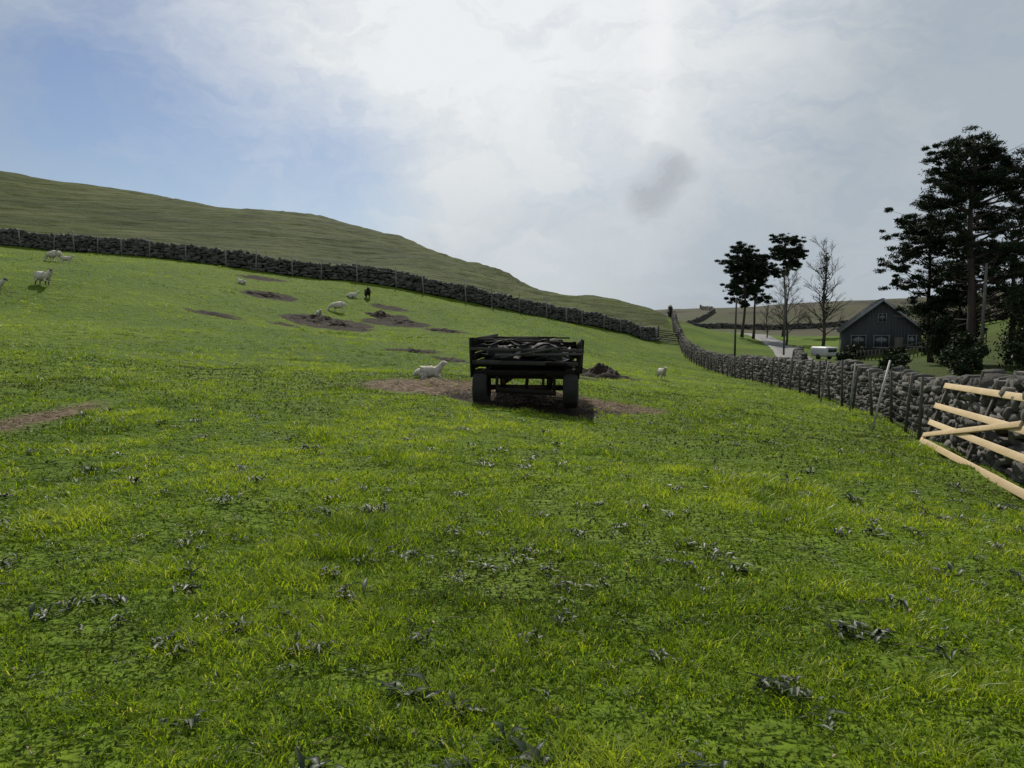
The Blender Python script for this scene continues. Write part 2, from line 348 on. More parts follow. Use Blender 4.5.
# ------------------------------------------------------------------ weeds
mb = MB()
wxs, wys = sample(5200, 1.7, 36, 1.1, 4.0, 46)
k = keep(wxs, wys); wxs = wxs[k]; wys = wys[k]
k = (fbm(wxs*.6, wys*.6, 2, 51)+.3*rng.normal(size=len(wxs)) > .15); wxs = wxs[k]; wys = wys[k]
ws = [random.choice((.25, .3, .35, .4, .5, .75)) for _ in wxs]
bxs, bys = sample(120, 1.8, 13, 1.0, 4.0, 42)
wxs = np.concatenate([wxs, bxs]); wys = np.concatenate([wys, bys]); ws += [random.uniform(.7, 1.15) for _ in bxs]
wzs = H(wxs, wys)
for x, y, z, s in zip(wxs, wys, wzs, ws):
    nl = random.randint(5, 12) if s < .7 else random.randint(7, 15); r0 = random.random()*.8*(1 if s < .7 else .4)
    for j in range(nl):
        a = random.uniform(0, 6.28); L = random.uniform(.05, .12)*s; W = L*random.uniform(.2, .42); up = random.uniform(.05, .9)
        ox, oy = random.gauss(0, .03), random.gauss(0, .03)
        ca, sa = math.cos(a), math.sin(a); V = []
        for t, w_, zz in ((0.05, .15, 0), (.4, .95, .75), (1, .05, .75+random.uniform(-.7, .3))):
            cx = x+ox+ca*L*t; cy = y+oy+sa*L*t; cz = z+.014+L*up*zz*.8
            V += [(cx-sa*W/2*w_, cy+ca*W/2*w_, cz+W*.15), (cx, cy, cz), (cx+sa*W/2*w_, cy-ca*W/2*w_, cz+W*.15)]
        Fq = []
        for t in range(2):
            for q in range(2): Fq.append((t*3+q, t*3+q+1, t*3+q+4, t*3+q+3))
        mb.add(V, Fq, 0, min(1, max(0, r0+random.uniform(-.15, .3))))
mb.build('pasture_weeds', [WEED])
mb = MB()
wxs, wys = sample(380, 1.8, 18, 1.2, 4.0, 42)
for x, y in zip(wxs, wys):
    z = hz(x, y)+random.uniform(.015, .035); a = random.uniform(0, 6.28); L = random.choice((.02, .03, .04, .06, .1, .18)); P = []
    for t in range(4):
        P.append((x+math.cos(a)*L*t/3, y+math.sin(a)*L*t/3, z+random.uniform(-.008, .012))); a += random.uniform(-.4, .4)
    mb.tube(P, [.0025, .0025, .0022, .0012], 4)
wxs, wys = sample(260, 1.8, 22, 1.2, 4.0, 44)
for x, y in zip(wxs, wys):
    z = hz(x, y)+random.uniform(.015, .035); a = random.uniform(0, 6.28); L = random.uniform(.012, .035); W = L*.3; ca, sa = math.cos(a), math.sin(a); V = []
    for t, w_, q in ((0, .2, 0), (.5, 1, .4), (1, .1, 0)):
        for s in (-1, 1): V.append((x+ca*L*t-sa*W*s*w_, y+sa*L*t+ca*W*s*w_, z+L*q+.3*W*s))
    mb.add(V, [(0, 1, 3, 2), (2, 3, 5, 4)], 0)
mb.build('dead_twigs', [STRAW])
mb = MB()
for (a, b, c, d_, kk) in PATCH:
    if kk != 1: continue
    for i in range(int(500*min(c*d_, 2.5))):
        t = random.uniform(0, 6.28); r = math.sqrt(random.random())*1.05; x = a+c*r*math.cos(t); y = b+d_*r*math.sin(t)
        L = random.uniform(.05, .16); an = random.uniform(0, 3.14); z = hz(x, y)+random.uniform(0, .03)
        mb.tube([(x, y, z), (x+L*math.cos(an), y+L*math.sin(an), z+random.uniform(-.01, .03))], [.004, .003], 3)
mb.build('straw_litter', [simple('straw', (.12, .085, .055), (.36, .28, .19), 10, .9, 0)])

# ------------------------------------------------------------------ soil mounds
def mound(x, y, rx, ry, h, name='soil_mound'):
    mb = MB(); n1, n2 = 26, 52; V = []
    for i in range(n1):
        r = 1.1*i/(n1-1)
        for j in range(n2):
            t = 2*math.pi*j/n2; rr = r*(1+.25*math.sin(2*t+x)+.15*math.sin(5*t+y)); V.append((x+rx*rr*math.cos(t), y+ry*rr*math.sin(t), r))
    V = np.array(V); r = V[:, 2].copy()
    nz = fbm(V[:, 0]*2.2, V[:, 1]*2.2, 4, 60); nz2 = fbm(V[:, 0]*8, V[:, 1]*8, 2, 61)
    V[:, 2] = H(V[:, 0], V[:, 1])-.06+h*np.clip(1-r**2+nz*1.3*(1-r*.6), -.15, 2)*.8+.3*h*nz2*(r < 1)
    F = np.array([(i*n2+j, i*n2+(j+1) % n2, (i+1)*n2+(j+1) % n2, (i+1)*n2+j) for i in range(n1-1) for j in range(n2)])
    mb.add(V, F, 0, .5); return mb.build(name, [SOIL], smooth=True)
mound(3.3, 27, 1.15, .8, .45); mound(-11.8, 45.6, 1.6, 1.2, .32); mound(-10.3, 44.6, 1.3, .9, .25); mound(-7.4, 48.7, 1.4, 1.0, .25); mound(-9.0, 51.0, 1.2, .8, .3)
mound(-4.2, 46.7, .9, .7, .22); mound(-4.2, 32, .7, .5, .18); mound(-17.3, 52, 1.3, .7, .25); mound(-2.2, 29, .5, .4, .15)

# ------------------------------------------------------------------ dry stone walls
g = np.array([(a, b, c) for a in (-1, 0, 1) for b in (-1, 0, 1) for c in (-1, 0, 1) if (a, b, c) != (0, 0, 0)], float)
gi = {tuple(v.astype(int)): i for i, v in enumerate(g)}
SF = []
for ax in range(3):
    for sg in (-1, 1):
        o = [i for i in range(3) if i != ax]
        for a in (-1, 0):
            for b in (-1, 0):
                q = []
                for da, db in ((0, 0), (1, 0), (1, 1), (0, 1)):
                    v = [0, 0, 0]; v[ax] = sg; v[o[0]] = a+da; v[o[1]] = b+db; q.append(gi[tuple(v)])
                if (sg == 1) == (ax == 1): q = q[::-1]
                SF.append(q)
SF = np.array(SF); gn = g/np.linalg.norm(g, axis=1)[:, None]; ST = g*.5*.62+gn*.5*.45
def stones(mb, C, D, yaw, tilt):
    k = len(C); V = ST[None]*D[:, None, :]*(1+rng.uniform(-.2, .2, (k, 26, 3)))
    ct, s_ = np.cos(tilt)[:, None], np.sin(tilt)[:, None]
    x = V[..., 0]*ct-V[..., 2]*s_; z = V[..., 0]*s_+V[..., 2]*ct; y = V[..., 1]
    cy, sy = np.cos(yaw)[:, None], np.sin(yaw)[:, None]
    W = np.stack([x*cy-y*sy, x*sy+y*cy, z], -1)+C[:, None, :]
    F = (np.arange(k)[:, None, None]*26+SF[None]).reshape(-1, 4)
    mb.add(W.reshape(-1, 3), F, 0, np.repeat(rng.random(k)**1.6, 26))
def stone_wall(path, height, sl, sh, name='dry_stone_wall', t0=.68, t1=.42, cope=True, vary=.2):
    path = np.array(path, float); seg = np.hypot(*np.diff(path, axis=0).T); S = np.concatenate([[0], np.cumsum(seg)]); L = S[-1]
    ss = np.linspace(0, L, int(L/1.0)+2); px = np.interp(ss, S, path[:, 0]); py = np.interp(ss, S, path[:, 1])
    for _ in range(4):
        px[1:-1] = (px[:-2]+2*px[1:-1]+px[2:])/4; py[1:-1] = (py[:-2]+2*py[1:-1]+py[2:])/4
    pz = H(px, py); dx = np.gradient(px, ss); dy = np.gradient(py, ss)
    hv = height*(1+vary*fbm(ss*.4, ss*0, 3, 31))
    mb = MB(); C = []; D = []; Yw = []; T = []
    nc = int(height/sh)
    for side in (-1, 1):
        for c in range(nc):
            s = random.random()*sl
            while s < L:
                l = sl*random.uniform(.45, 1.6); f = (c+.5+random.uniform(-.25, .25))/nc; hh = np.interp(s, ss, hv)
                th = (t0+(t1-t0)*f)/2-.1; X0 = np.interp(s, ss, px); Y0 = np.interp(s, ss, py); Z0 = np.interp(s, ss, pz)
                tx_, ty_ = np.interp(s, ss, dx), np.interp(s, ss, dy); nn = math.hypot(tx_, ty_); tx_ /= nn; ty_ /= nn
                C.append((X0-ty_*th*side+random.uniform(-.05, .05), Y0+tx_*th*side+random.uniform(-.05, .05), Z0+f*hh+random.uniform(-.03, .03)))
                DH = hh/nc*random.choice((.7, .9, 1.1, 1.5))
                D.append((l*1.02, random.uniform(.22, .36), DH)); Yw.append(math.atan2(ty_, tx_)+random.gauss(0, .15)); T.append(random.gauss(0, .16))
                s += l
    if cope:
        s = 0
        while s < L:
            l = random.uniform(.10, .24)*sl/.3; hh = np.interp(s, ss, hv); tx_, ty_ = np.interp(s, ss, dx), np.interp(s, ss, dy)
            if random.random() < .88:
                C.append((np.interp(s, ss, px), np.interp(s, ss, py), np.interp(s, ss, pz)+hh+random.uniform(-.03, .1)))
                D.append((l, t1*random.uniform(.7, 1.15), random.uniform(.14, .38))); Yw.append(math.atan2(ty_, tx_)+random.gauss(0, .25)); T.append(random.gauss(.2, .35))
            s += l*.95
    stones(mb, np.array(C), np.array(D), np.array(Yw), np.array(T))
    nx = -dy; ny = dx; V = []
    for o, zf, w in ((-1, -.1, t0/2-.12), (-1, .95, t1/2-.1), (1, .95, t1/2-.1), (1, -.1, t0/2-.12)):
        V.append(np.stack([px+nx*o*w, py+ny*o*w, pz+(hv*zf)], 1))
    V = np.stack(V, 1).reshape(-1, 3); k = len(ss)
    Fc = np.array([(i*4+j, i*4+(j+1) % 4, (i+1)*4+(j+1) % 4, (i+1)*4+j) for i in range(k-1) for j in range(4)])
    mb.add(V, Fc, 1, .3)  # dark prism added inside the stones to block light through the gaps
    return mb.build(name, [STONE, GAPBLOCK])
LANE = [(1.9, -4), (4.7, 3), (6.95, 10), (8.5, 13.5), (9.7, 17), (11.4, 25), (12.7, 33), (13.7, 42), (15.9, 60), (17.9, 75), (21, 92), (22.3, 101), (25.5, 117)]
stone_wall(LANE, 1.08, .24, .115, vary=.16)
HILLW = [(-95, 86), (-70, 78), (-50, 72), (-32.8, 67), (-23, 65), (-14.2, 65), (-5.7, 68), (3.8, 74), (9.5, 80), (14.7, 85), (17.0, 87.6)]
stone_wall(HILLW, 1.25, .45, .19)
stone_wall([(26, 122), (40, 190), (52, 240), (90, 330), (100, 395)], 1.6, 1.4, .5)
stone_wall([(56, 250), (110, 262), (180, 275), (260, 290)], 1.6, 1.6, .5)
stone_wall([(24.5, 62), (27.6, 72), (32.8, 84)], 1.0, .4, .18)

# ------------------------------------------------------------------ lane
RP = np.array([(12, 8), (15, 25), (18.5, 45), (24, 62), (30.6, 80), (35.3, 95), (39.1, 110), (42.9, 125), (46.5, 140), (49, 160), (55, 190), (66, 230)], float)
S = np.concatenate([[0], np.cumsum(np.hypot(*np.diff(RP, axis=0).T))]); ss = np.linspace(0, S[-1], 260)
px = np.interp(ss, S, RP[:, 0]); py = np.interp(ss, S, RP[:, 1])
for _ in range(30): px[1:-1] = (px[:-2]+px[2:])/2; py[1:-1] = (py[:-2]+py[2:])/2
dx = np.gradient(px); dy = np.gradient(py); nn = np.hypot(dx, dy); nx = -dy/nn; ny = dx/nn
zc = H(px, py); V = []
for o in (-1.9, -1.65, -.8, 0, .8, 1.65, 1.9):
    xx = px+nx*o; yy = py+ny*o
    V.append(np.stack([xx, yy, (np.maximum(zc, H(xx, yy))+.10) if abs(o) < 1.7 else H(xx, yy)-.15], 1))
V = np.stack(V, 1).reshape(-1, 3)
Fr = np.array([(i*7+j, i*7+j+1, (i+1)*7+j+1, (i+1)*7+j) for i in range(len(ss)-1) for j in range(6)])
mb = MB(); mb.add(V, Fr, 0, .5); mb.build('country_lane', [ASPH], smooth=True)

# ------------------------------------------------------------------ fences
def fence(path, off, hpost, spacing, name, wires=(.12, .3, .48, .66, .85, 1.0), vert=True, r=.038, wr=.0028, mat=None):
    path = np.array(path, float); S = np.concatenate([[0], np.cumsum(np.hypot(*np.diff(path, axis=0).T))]); L = S[-1]
    mb = MB(); s = .3; pts = []
    def at(s):
        x = np.interp(s, S, path[:, 0]); y = np.interp(s, S, path[:, 1]); x2 = np.interp(s+.2, S, path[:, 0]); y2 = np.interp(s+.2, S, path[:, 1])
        dx_, dy_ = x2-x, y2-y; n_ = math.hypot(dx_, dy_)+1e-6
        return x-dy_/n_*off, y+dx_/n_*off
    while s < L-.3:
        x, y = at(s); z = hz(x, y); tx_, ty_ = random.gauss(0, .07), random.gauss(0, .07)
        h = hpost*random.uniform(.85, 1.15)
        mb.tube([(x, y, z-.1), (x+tx_*.5, y+ty_*.5, z+h*.5), (x+tx_, y+ty_, z+h)], [r, r*.95, r*.85], 8)
        pts.append((x, y, z, tx_, ty_)); s += spacing*random.uniform(.75, 1.25)
    for a, b in zip(pts[:-1], pts[1:]):
        for w in wires:
            q = [(a[0]+a[3]*w, a[1]+a[4]*w, a[2]+w), ((a[0]+b[0])/2, (a[1]+b[1])/2, (a[2]+b[2])/2+w-.02), (b[0]+b[3]*w, b[1]+b[4]*w, b[2]+w)]
            mb.tube(q, [wr]*3, 4, 1, cap=False)
        if vert:
            nv = int(math.hypot(a[0]-b[0], a[1]-b[1])/.16)
            for i in range(1, nv):
                t = i/nv; x = a[0]*(1-t)+b[0]*t; y = a[1]*(1-t)+b[1]*t; z = a[2]*(1-t)+b[2]*t
                mb.tube([(x, y, z+wires[0]), (x, y, z+wires[-2])], [wr*.8]*2, 3, 1, cap=False)
    return mb.build(name, [mat or OLDWOOD, WIRE])
FP = [(x-.75, y) for x, y in LANE if 14 < y < 80]
fence([(7.95, 14.2)]+FP, 0, 1.25, 1.7, 'wire_fence', wr=.0034)
fence(HILLW[1:], -.7, 1.8, 3.2, 'wire_fence', wires=(1.35, 1.65), vert=False, r=.055, wr=.008, mat=PALEWOOD)
def pole(name, x, y, tx_, ty_, h, r, mat):
    mb = MB(); z = hz(x, y); mb.tube([(x, y, z-.1), (x+tx_/2, y+ty_/2, z+h/2), (x+tx_, y+ty_, z+h)], [r, r, r*.9], 8); return mb.build(name, [mat], smooth=True)
pole('leaning_pole', 7.85, 16.0, .52, .35, 1.48, .026, PALEPOLE)
pole('leaning_pole', 9.1, 19.8, .25, .3, 1.3, .026, PALEWOOD)
pole('leaning_pole', 9.85, 23.5, .35, .3, 1.3, .026, PALEWOOD)

# ------------------------------------------------------------------ wooden field gate leaning on the wall
A0 = Vector((7.42, 13.3, hz(7.42, 13.3)+.02)); B0 = Vector((5.55, 7.9, hz(5.55, 7.9)+.02))
up = Vector((.44, .10, .98)).normalized(); al = (B0-A0).normalized()
mb = MB(); GH = 1.12; nrm = al.cross(up).normalized()
def gb(p, q, w, t, off=0, a=None, mat=0):
    d_ = (q-p).normalized(); side = d_.cross(nrm).normalized()
    rot = Matrix((side, d_, nrm)).transposed().to_4x4(); c = (p+q)/2+nrm*off
    mb.box(c, (w, (q-p).length, t), rot, mat, a)
for hgt_, ex in ((.06, .05), (.42, .0), (.74, .1), (1.14, .02)):
    gb(A0+up*hgt_-al*ex, B0+up*hgt_+al*.1, .10, .035, 0)
gb(A0+al*.08+up*-.03, A0+al*.08+up*(GH+.12), .09, .05, -.045, .2, 1)
gb(B0-al*.05+up*-.03, B0-al*.05+up*(GH+.05), .10, .05, -.045)
gb(A0+al*.15+up*.16, A0+al*4.8+up*.80, .085, .03, .035)
gb(A0+al*3.0+up*0, A0+al*3.0+up*1.1, .085, .035, -.045, .1, 1)
o = mb.build('field_gate', [NEWWOOD, OLDWOOD])
bv = o.modifiers.new('b', 'BEVEL'); bv.width = .006; bv.segments = 2

mb = MB(); gx0, gy0, gx1, gy1 = 17.4, 88.2, 20.6, 90.6
za, zb = hz(gx0, gy0), hz(gx1, gy1)
for i in range(5): mb.beam((gx0, gy0, za+.2+i*.25), (gx1, gy1, zb+.2+i*.25), .04, .09)
for t in (0, 1): mb.beam((gx0+(gx1-gx0)*t, gy0+(gy1-gy0)*t, (za, zb)[t]-.1), (gx0+(gx1-gx0)*t, gy0+(gy1-gy0)*t, (za, zb)[t]+1.7), .2, .2)
mb.beam((gx0, gy0, za+.2), (gx1, gy1, zb+1.2), .04, .08); mb.build('field_gate', [OLDWOOD])

# ------------------------------------------------------------------ old farm trailer
tz = hz(.42, 15.2)
tr = empty('farm_trailer', (.44, 15.6, tz), R(-7)); tr.scale = (.9, .92, .97)
mb = MB()
for sx in (-1, 1): mb.beam((sx*.5, -1.6, .52), (sx*.5, 1.8, .52), .1, .14)
for yy in (-1.55, -.8, 0, .8, 1.7): mb.beam((-1.0, yy, .60), (1.0, yy, .60), .09, .07)
mb.beam((-.98, -1.35, .375), (.98, -1.35, .375), .10, .10)
mb.beam((-.5, -1.35, .37), (-.5, -1.35, .5), .1, .1); mb.beam((.5, -1.35, .37), (.5, -1.35, .5), .1, .1)
mb.beam((-.5, 1.8, .5), (0, 3.1, .42), .08, .1); mb.beam((.5, 1.8, .5), (0, 3.1, .42), .08, .1); mb.beam((0, 2.9, .42), (0, 3.4, .42), .1, .08)
mb.tube([(0, 3.0, .5), (0, 3.0, .0)], [.04, .04], 8); mb.tube([(0, 3.0, .05), (0, 3.0, -.02)], [.1, .1], 10)
mb.build('chassis', [RUST], tr)
mb = MB()
for i in range(11): mb.beam((-1.0+i*.2, -1.68+random.uniform(-.03, .03), .665+random.uniform(0, .01)), (-1.0+i*.2, 1.78, .665), .18, .035)
mb.beam((-1.08, -1.72, .69), (1.06, -1.72, .66), .04, .13)
mb.beam((-.62, -1.76, .36), (.66, -1.78, .30), .03, .10)
mb.beam((-.60, -1.70, .30), (-.60, -1.72, .62), .06, .05); mb.beam((.62, -1.70, .26), (.62, -1.72, .62), .06, .05)
mb.beam((.02, -1.70, .33), (.05, -1.72, .62), .05, .05)
mb.build('deck', [DARKWOOD], tr)
mb = MB()
mb.beam((-1.12, -1.66, .60), (-1.15, -1.68, 1.38), .10, .09); mb.beam((1.09, -1.66, .60), (1.16, -1.68, 1.14), .09, .09)
mb.beam((-1.05, 1.7, .45), (-1.10, 1.72, 1.3), .09, .09); mb.beam((1.05, 1.7, .45), (1.10, 1.72, 1.25), .09, .09)
mb.beam((-1.06, 0, .45), (-1.10, 0, 1.25), .08, .08); mb.beam((1.05, 0, .45), (1.10, 0, 1.2), .08, .08)
for z0 in (.84, 1.00, 1.16, 1.30):
    mb.beam((-1.05-z0*.03, -1.75, z0), (-1.05-z0*.03, 1.75, z0+.03), .03, .14)
    mb.beam((1.09, -1.75, z0-.12), (1.09, 1.75, z0-.05), .03, .13)
mb.build('side_rails', [DARKWOOD], tr)
mb = MB()
mb.beam((-1.16, -1.75, 1.16), (1.24, -1.77, 1.13), .04, .06, a=.3); mb.beam((-.62, -1.80, 1.045), (1.20, -1.80, 1.07), .04, .045, a=1)
mb.beam((-1.12, -1.73, .90), (1.12, -1.75, .87), .035, .08, a=0)
mb.beam((-.5, -1.84, 1.0), (.75, -1.86, 1.2), .05, .03, a=.8)
mb.beam((-1.18, -1.2, 1.33), (.2, -1.3, 1.36), .10, .03, a=.1)
mb.build('rear_boards', [GREYWOOD], tr)
for sx in (-1, 1):
    mb = MB(); prof = [(.17, -.09), (.2, -.11), (.30, -.125), (.355, -.12), (.378, -.085), (.385, 0), (.378, .085), (.355, .12), (.30, .125), (.2, .11), (.17, .09)]
    k = 40; V = [(pz_*1.25, pr*math.cos(2*math.pi*j/k), pr*math.sin(2*math.pi*j/k)) for pr, pz_ in prof for j in range(k)]
    Fw = [(i*k+j, i*k+(j+1) % k, (i+1)*k+(j+1) % k, (i+1)*k+j) for i in range(len(prof)-1) for j in range(k)]
    V = np.array(V); lug = (np.arange(len(V)) % 4 < 2) & (np.hypot(V[:, 1], V[:, 2]) > .35); V[lug, 1:] *= 1.025
    mb.add(V, Fw, 0, .5); mb.tube([(-.05, 0, 0), (.05, 0, 0)], [.18, .18], 24, 1); mb.tube([(-.12, 0, 0), (.12, 0, 0)], [.06, .06], 12, 1)
    w = mb.build('wheel', [RUBBER, RUST], tr, smooth=False); w.location = (sx*.96, -1.50, .375)
mb = MB(); random.seed(5)
for i in range(110):
    y0 = random.uniform(-1.65, 1.5); z0 = random.uniform(.72, 1.24)-.10*abs(y0)/1.6; L = random.uniform(1.0, 2.1); x0 = random.uniform(-1, 1)*(1.05-L/2)
    t = random.gauss(0, .05); ya = random.gauss(0, .25)
    mb.beam((x0-L/2, y0-ya*.5, z0-t*L/2), (x0+L/2, y0+ya*.5, z0+t*L/2), random.uniform(.05, .14), random.uniform(.025, .07), 0, random.random()*.8, random.uniform(-.3, .3))
for i in range(9):
    y0 = random.uniform(-1.8, 1.0); z0 = random.uniform(1.24, 1.36)
    mb.beam((-1.0+random.uniform(0, .6), y0, z0+random.gauss(0, .02)), (.95-random.uniform(0, .6), y0+random.gauss(0, .2), z0-.02+random.gauss(0, .03)), .1, .03, 0, 1.0)
mb.build('scrap_timber', [DARKWOOD], tr)
mb = MB(); u_ = np.linspace(-1, 1, 50); v_ = np.linspace(-1, 1, 50); U, W = np.meshgrid(u_, v_)
ZZ = 1.19+.25*fbm(U*2.4+4, W*2.4, 4, 90)-.30*np.clip(np.abs(U)-.6, 0, 1)-1.2*np.clip(np.abs(W)-.8, 0, 1)
ii = np.arange(2500).reshape(50, 50)
mb.add(np.stack([U*.9, W*1.62, ZZ], -1).reshape(-1, 3), np.stack([ii[:-1, :-1], ii[:-1, 1:], ii[1:, 1:], ii[1:, :-1]], -1).reshape(-1, 4), 0, .5)
mb.build('tarpaulin', [TARP], tr, smooth=True)
mb = MB()
for i in range(6):
    P = []; x0 = random.uniform(-.9, .1); z0 = random.uniform(.9, 1.3)
    for t in range(12): P.append((x0+t*.09, -1.68+.12*math.sin(t*.6+i), z0+.05*math.sin(t*.8+i*2)))
    mb.tube(P, [.018]*12, 6)
mb.build('hose', [TARP], tr, smooth=True)

# ------------------------------------------------------------------ sheep
def make_sheep(name, x, y, yaw, sc, pose='stand', dark=False, darkface=False, headturn=0):
    if pose in ('stand', 'graze'):
        T = [(-.47, 0, .60, .13), (-.36, 0, .56, .215), (-.1, 0, .535, .25), (.18, 0, .53, .235), (.36, 0, .58, .18)]
        if pose == 'stand': Nk = [(.48, 0, .70, .12), (.56, 0, .82, .088), (.62, 0, .90, .078), (.72, 0, .865, .060), (.81, 0, .81, .042)]
        else: Nk = [(.52, 0, .52, .12), (.64, 0, .38, .088), (.72, 0, .27, .078), (.77, 0, .17, .058), (.80, 0, .075, .042)]
        Lg = []
        for s in (-1, 1):
            j = random.uniform(-.05, .05)
            Lg.append((1, [(-.36, s*.13, .44, .11), (-.30, s*.14, .34, .07), (-.42, s*.14, .22, .034), (-.40+j, s*.14, .07, .026), (-.37+j, s*.14, .02, .032)]))
            Lg.append((3, [(.24, s*.12, .40, .085), (.23, s*.12, .30, .046), (.25-j, s*.12, .19, .034), (.25-j, s*.12, .07, .025), (.28-j, s*.12, .02, .031)]))
        tail = [(-.55, 0, .53, .045), (-.57, 0, .38, .035)]
    else:
        T = [(-.47, 0, .27, .13), (-.36, 0, .26, .215), (-.1, 0, .26, .25), (.18, 0, .27, .235), (.36, 0, .33, .18)]
        Nk = [(.46, 0, .45, .12), (.52, 0, .57, .088), (.57, 0, .66, .078), (.67, 0, .63, .060), (.76, 0, .58, .042)]
        Lg = []
        for s in (-1, 1):
            Lg.append((1, [(-.32, s*.16, .16, .11), (-.12, s*.24, .14, .075), (-.32, s*.27, .05, .035), (-.10, s*.28, .04, .028), (-.04, s*.28, .035, .03)]))
            Lg.append((3, [(.28, s*.13, .16, .085), (.42, s*.13, .08, .048), (.5, s*.13, .05, .036), (.34, s*.16, .04, .026), (.29, s*.16, .035, .03)]))
        tail = [(-.57, 0, .2, .045), (-.62, 0, .1, .035)]
    V = []; E = []; RR = []; kind = []
    def addc(chain, start, kd):
        pr = start
        for c in chain:
            V.append(c[:3]); RR.append(c[3]); kind.append(kd); i = len(V)-1
            if pr is not None: E.append((pr, i))
            pr = i
        return pr
    addc(T, None, 0); ct_, st_ = math.cos(headturn), math.sin(headturn)
    Nk2 = []
    for i, c in enumerate(Nk):
        if i >= 2:
            dx_, dy_ = c[0]-Nk[1][0], c[1]; c = (Nk[1][0]+dx_*ct_-dy_*st_, dx_*st_+dy_*ct_, c[2], c[3])
        Nk2.append(c)
    s0 = len(V); addc(Nk2, 4, 0)
    for i in range(s0+2, len(V)): kind[i] = 1
    for st0, ch in Lg:
        s1 = len(V); addc(ch, st0, 0)
        for i in range(s1+2, len(V)): kind[i] = 1
    addc(tail, 0, 0)
    me = bpy.data.meshes.new('tmp'); me.from_pydata(V, E, []); o = bpy.data.objects.new('tmp', me); scene.collection.objects.link(o)
    md = o.modifiers.new('s', 'SKIN'); md.branch_smoothing = .5
    for i, sv in enumerate(me.skin_vertices[0].data): sv.radius = (RR[i], RR[i]); sv.use_root = (i == 2)
    o.modifiers.new('u', 'SUBSURF').levels = 2
    dg = bpy.context.evaluated_depsgraph_get(); ev = o.evaluated_get(dg).to_mesh()
    co = np.zeros(len(ev.vertices)*3); ev.vertices.foreach_get('co', co); co = co.reshape(-1, 3)
    Fs = [tuple(p.vertices) for p in ev.polygons]
    Va = np.array(V); nr = ((co[:, None]-Va[None])**2).sum(2)-np.array(RR)[None]**2; near = nr.argmin(1); kd = np.array(kind)[near]
    wl = kd == 0; cen = Va[near]; dd = co-cen; dn = np.linalg.norm(dd, axis=1)[:, None]+1e-6
    nz = (fbm(co[:, 0]*14+co[:, 2]*9, co[:, 1]*14+co[:, 2]*5, 2, 70))[:, None]*.05
    co = co+np.where(wl[:, None], dd/dn*(nz+.02), 0)
    mb = MB(); F0 = []; F1 = []
    for f in Fs: (F1 if kd[list(f)].mean() > .5 else F0).append(f)
    mb.add(co, F0, 0, .5)
    mb.add(co, F1, 1, .5)
    hp = Vector(Nk2[2][:3]); hd = (Vector(Nk2[3][:3])-hp).normalized(); sd = Vector((0, 0, 1)).cross(hd).normalized(); upv = hd.cross(sd).normalized()
    for s in (-1, 1):
        b = hp+sd*s*.06+upv*.03; tip = b+sd*s*.13-hd*.03+upv*.0
        md_ = (b+tip)/2; wv = hd*.035
        mb.add([tuple(b+upv*.01), tuple(md_+wv), tuple(tip), tuple(md_-wv), tuple(md_+upv*.02)], [(0, 1, 4), (1, 2, 4), (2, 3, 4), (3, 0, 4), (0, 3, 2, 1)], 1, .4)
        e = hp+hd*.06+sd*s*.058+upv*.02
        mb.tube([e-sd*s*.01, e+sd*s*.012], [.013, .009], 8, 2)
    bpy.data.objects.remove(o); 
    zz = hz(x, y)
    ob = mb.build(name, [WOOLB if dark else WOOL, FACED if (dark or darkface) else FACE, EYE], smooth=True)
    ob.location = (x, y, zz-.005); ob.rotation_euler = (0, 0, yaw); ob.scale = (sc,)*3
    return ob
make_sheep('sheep', -2.05, 18.2, R(8), .62, 'lie', headturn=R(-25))
make_sheep('sheep', -24.5, 39, R(-15), .95, 'stand', darkface=True, headturn=R(-50))
make_sheep('sheep', -30.9, 50.5, R(170), .95, 'graze')
make_sheep('lamb', -29.9, 50.2, R(20), .6, 'stand')
make_sheep('sheep', -25.3, 36.4, R(0), .85, 'stand', darkface=True)
make_sheep('lamb', -20, 55.2, R(160), .65, 'lie')
make_sheep('lamb', -12.1, 46.6, R(-60), .6, 'stand')
make_sheep('sheep', -11.8, 50.5, R(185), .9, 'graze')
make_sheep('sheep', -12.1, 56.5, R(10), .75, 'lie')
make_sheep('sheep', -11.1, 57.3, R(-75), .95, 'stand', dark=True)
make_sheep('lamb', 6.3, 31, R(-80), .62, 'stand', headturn=R(10))

# ------------------------------------------------------------------ trees
def foliage(mb, c, r, cnt, size, mat, wd=.22):
    P = rng.normal(size=(cnt, 3)); P /= np.linalg.norm(P, axis=1)[:, None]; P *= (rng.random(cnt)**.5)[:, None]*rng.choice([.8, 1, 1.25], cnt)[:, None]
    P = P*np.array(r)+np.array(c)
    nf = fbm(P[:, 0]*2.0+P[:, 1], P[:, 2]*2.4-P[:, 1], 2, 80); P = P[nf > -.18]; cnt = len(P)
    a = rng.normal(size=(cnt, 3)); a /= np.linalg.norm(a, axis=1)[:, None]; b = np.cross(a, rng.normal(size=(cnt, 3))); b /= np.linalg.norm(b, axis=1)[:, None]
    L = size*rng.uniform(.6, 1.3, cnt)[:, None]; V = np.stack([P-a*L*.5, P+b*L*wd, P+a*L*.6, P-b*L*wd], 1)
    F = np.arange(cnt)[:, None]*4+np.array([[0, 1, 2, 3]])
    mb.add(V.reshape(-1, 3), F, mat, np.repeat(rng.random(cnt), 4))
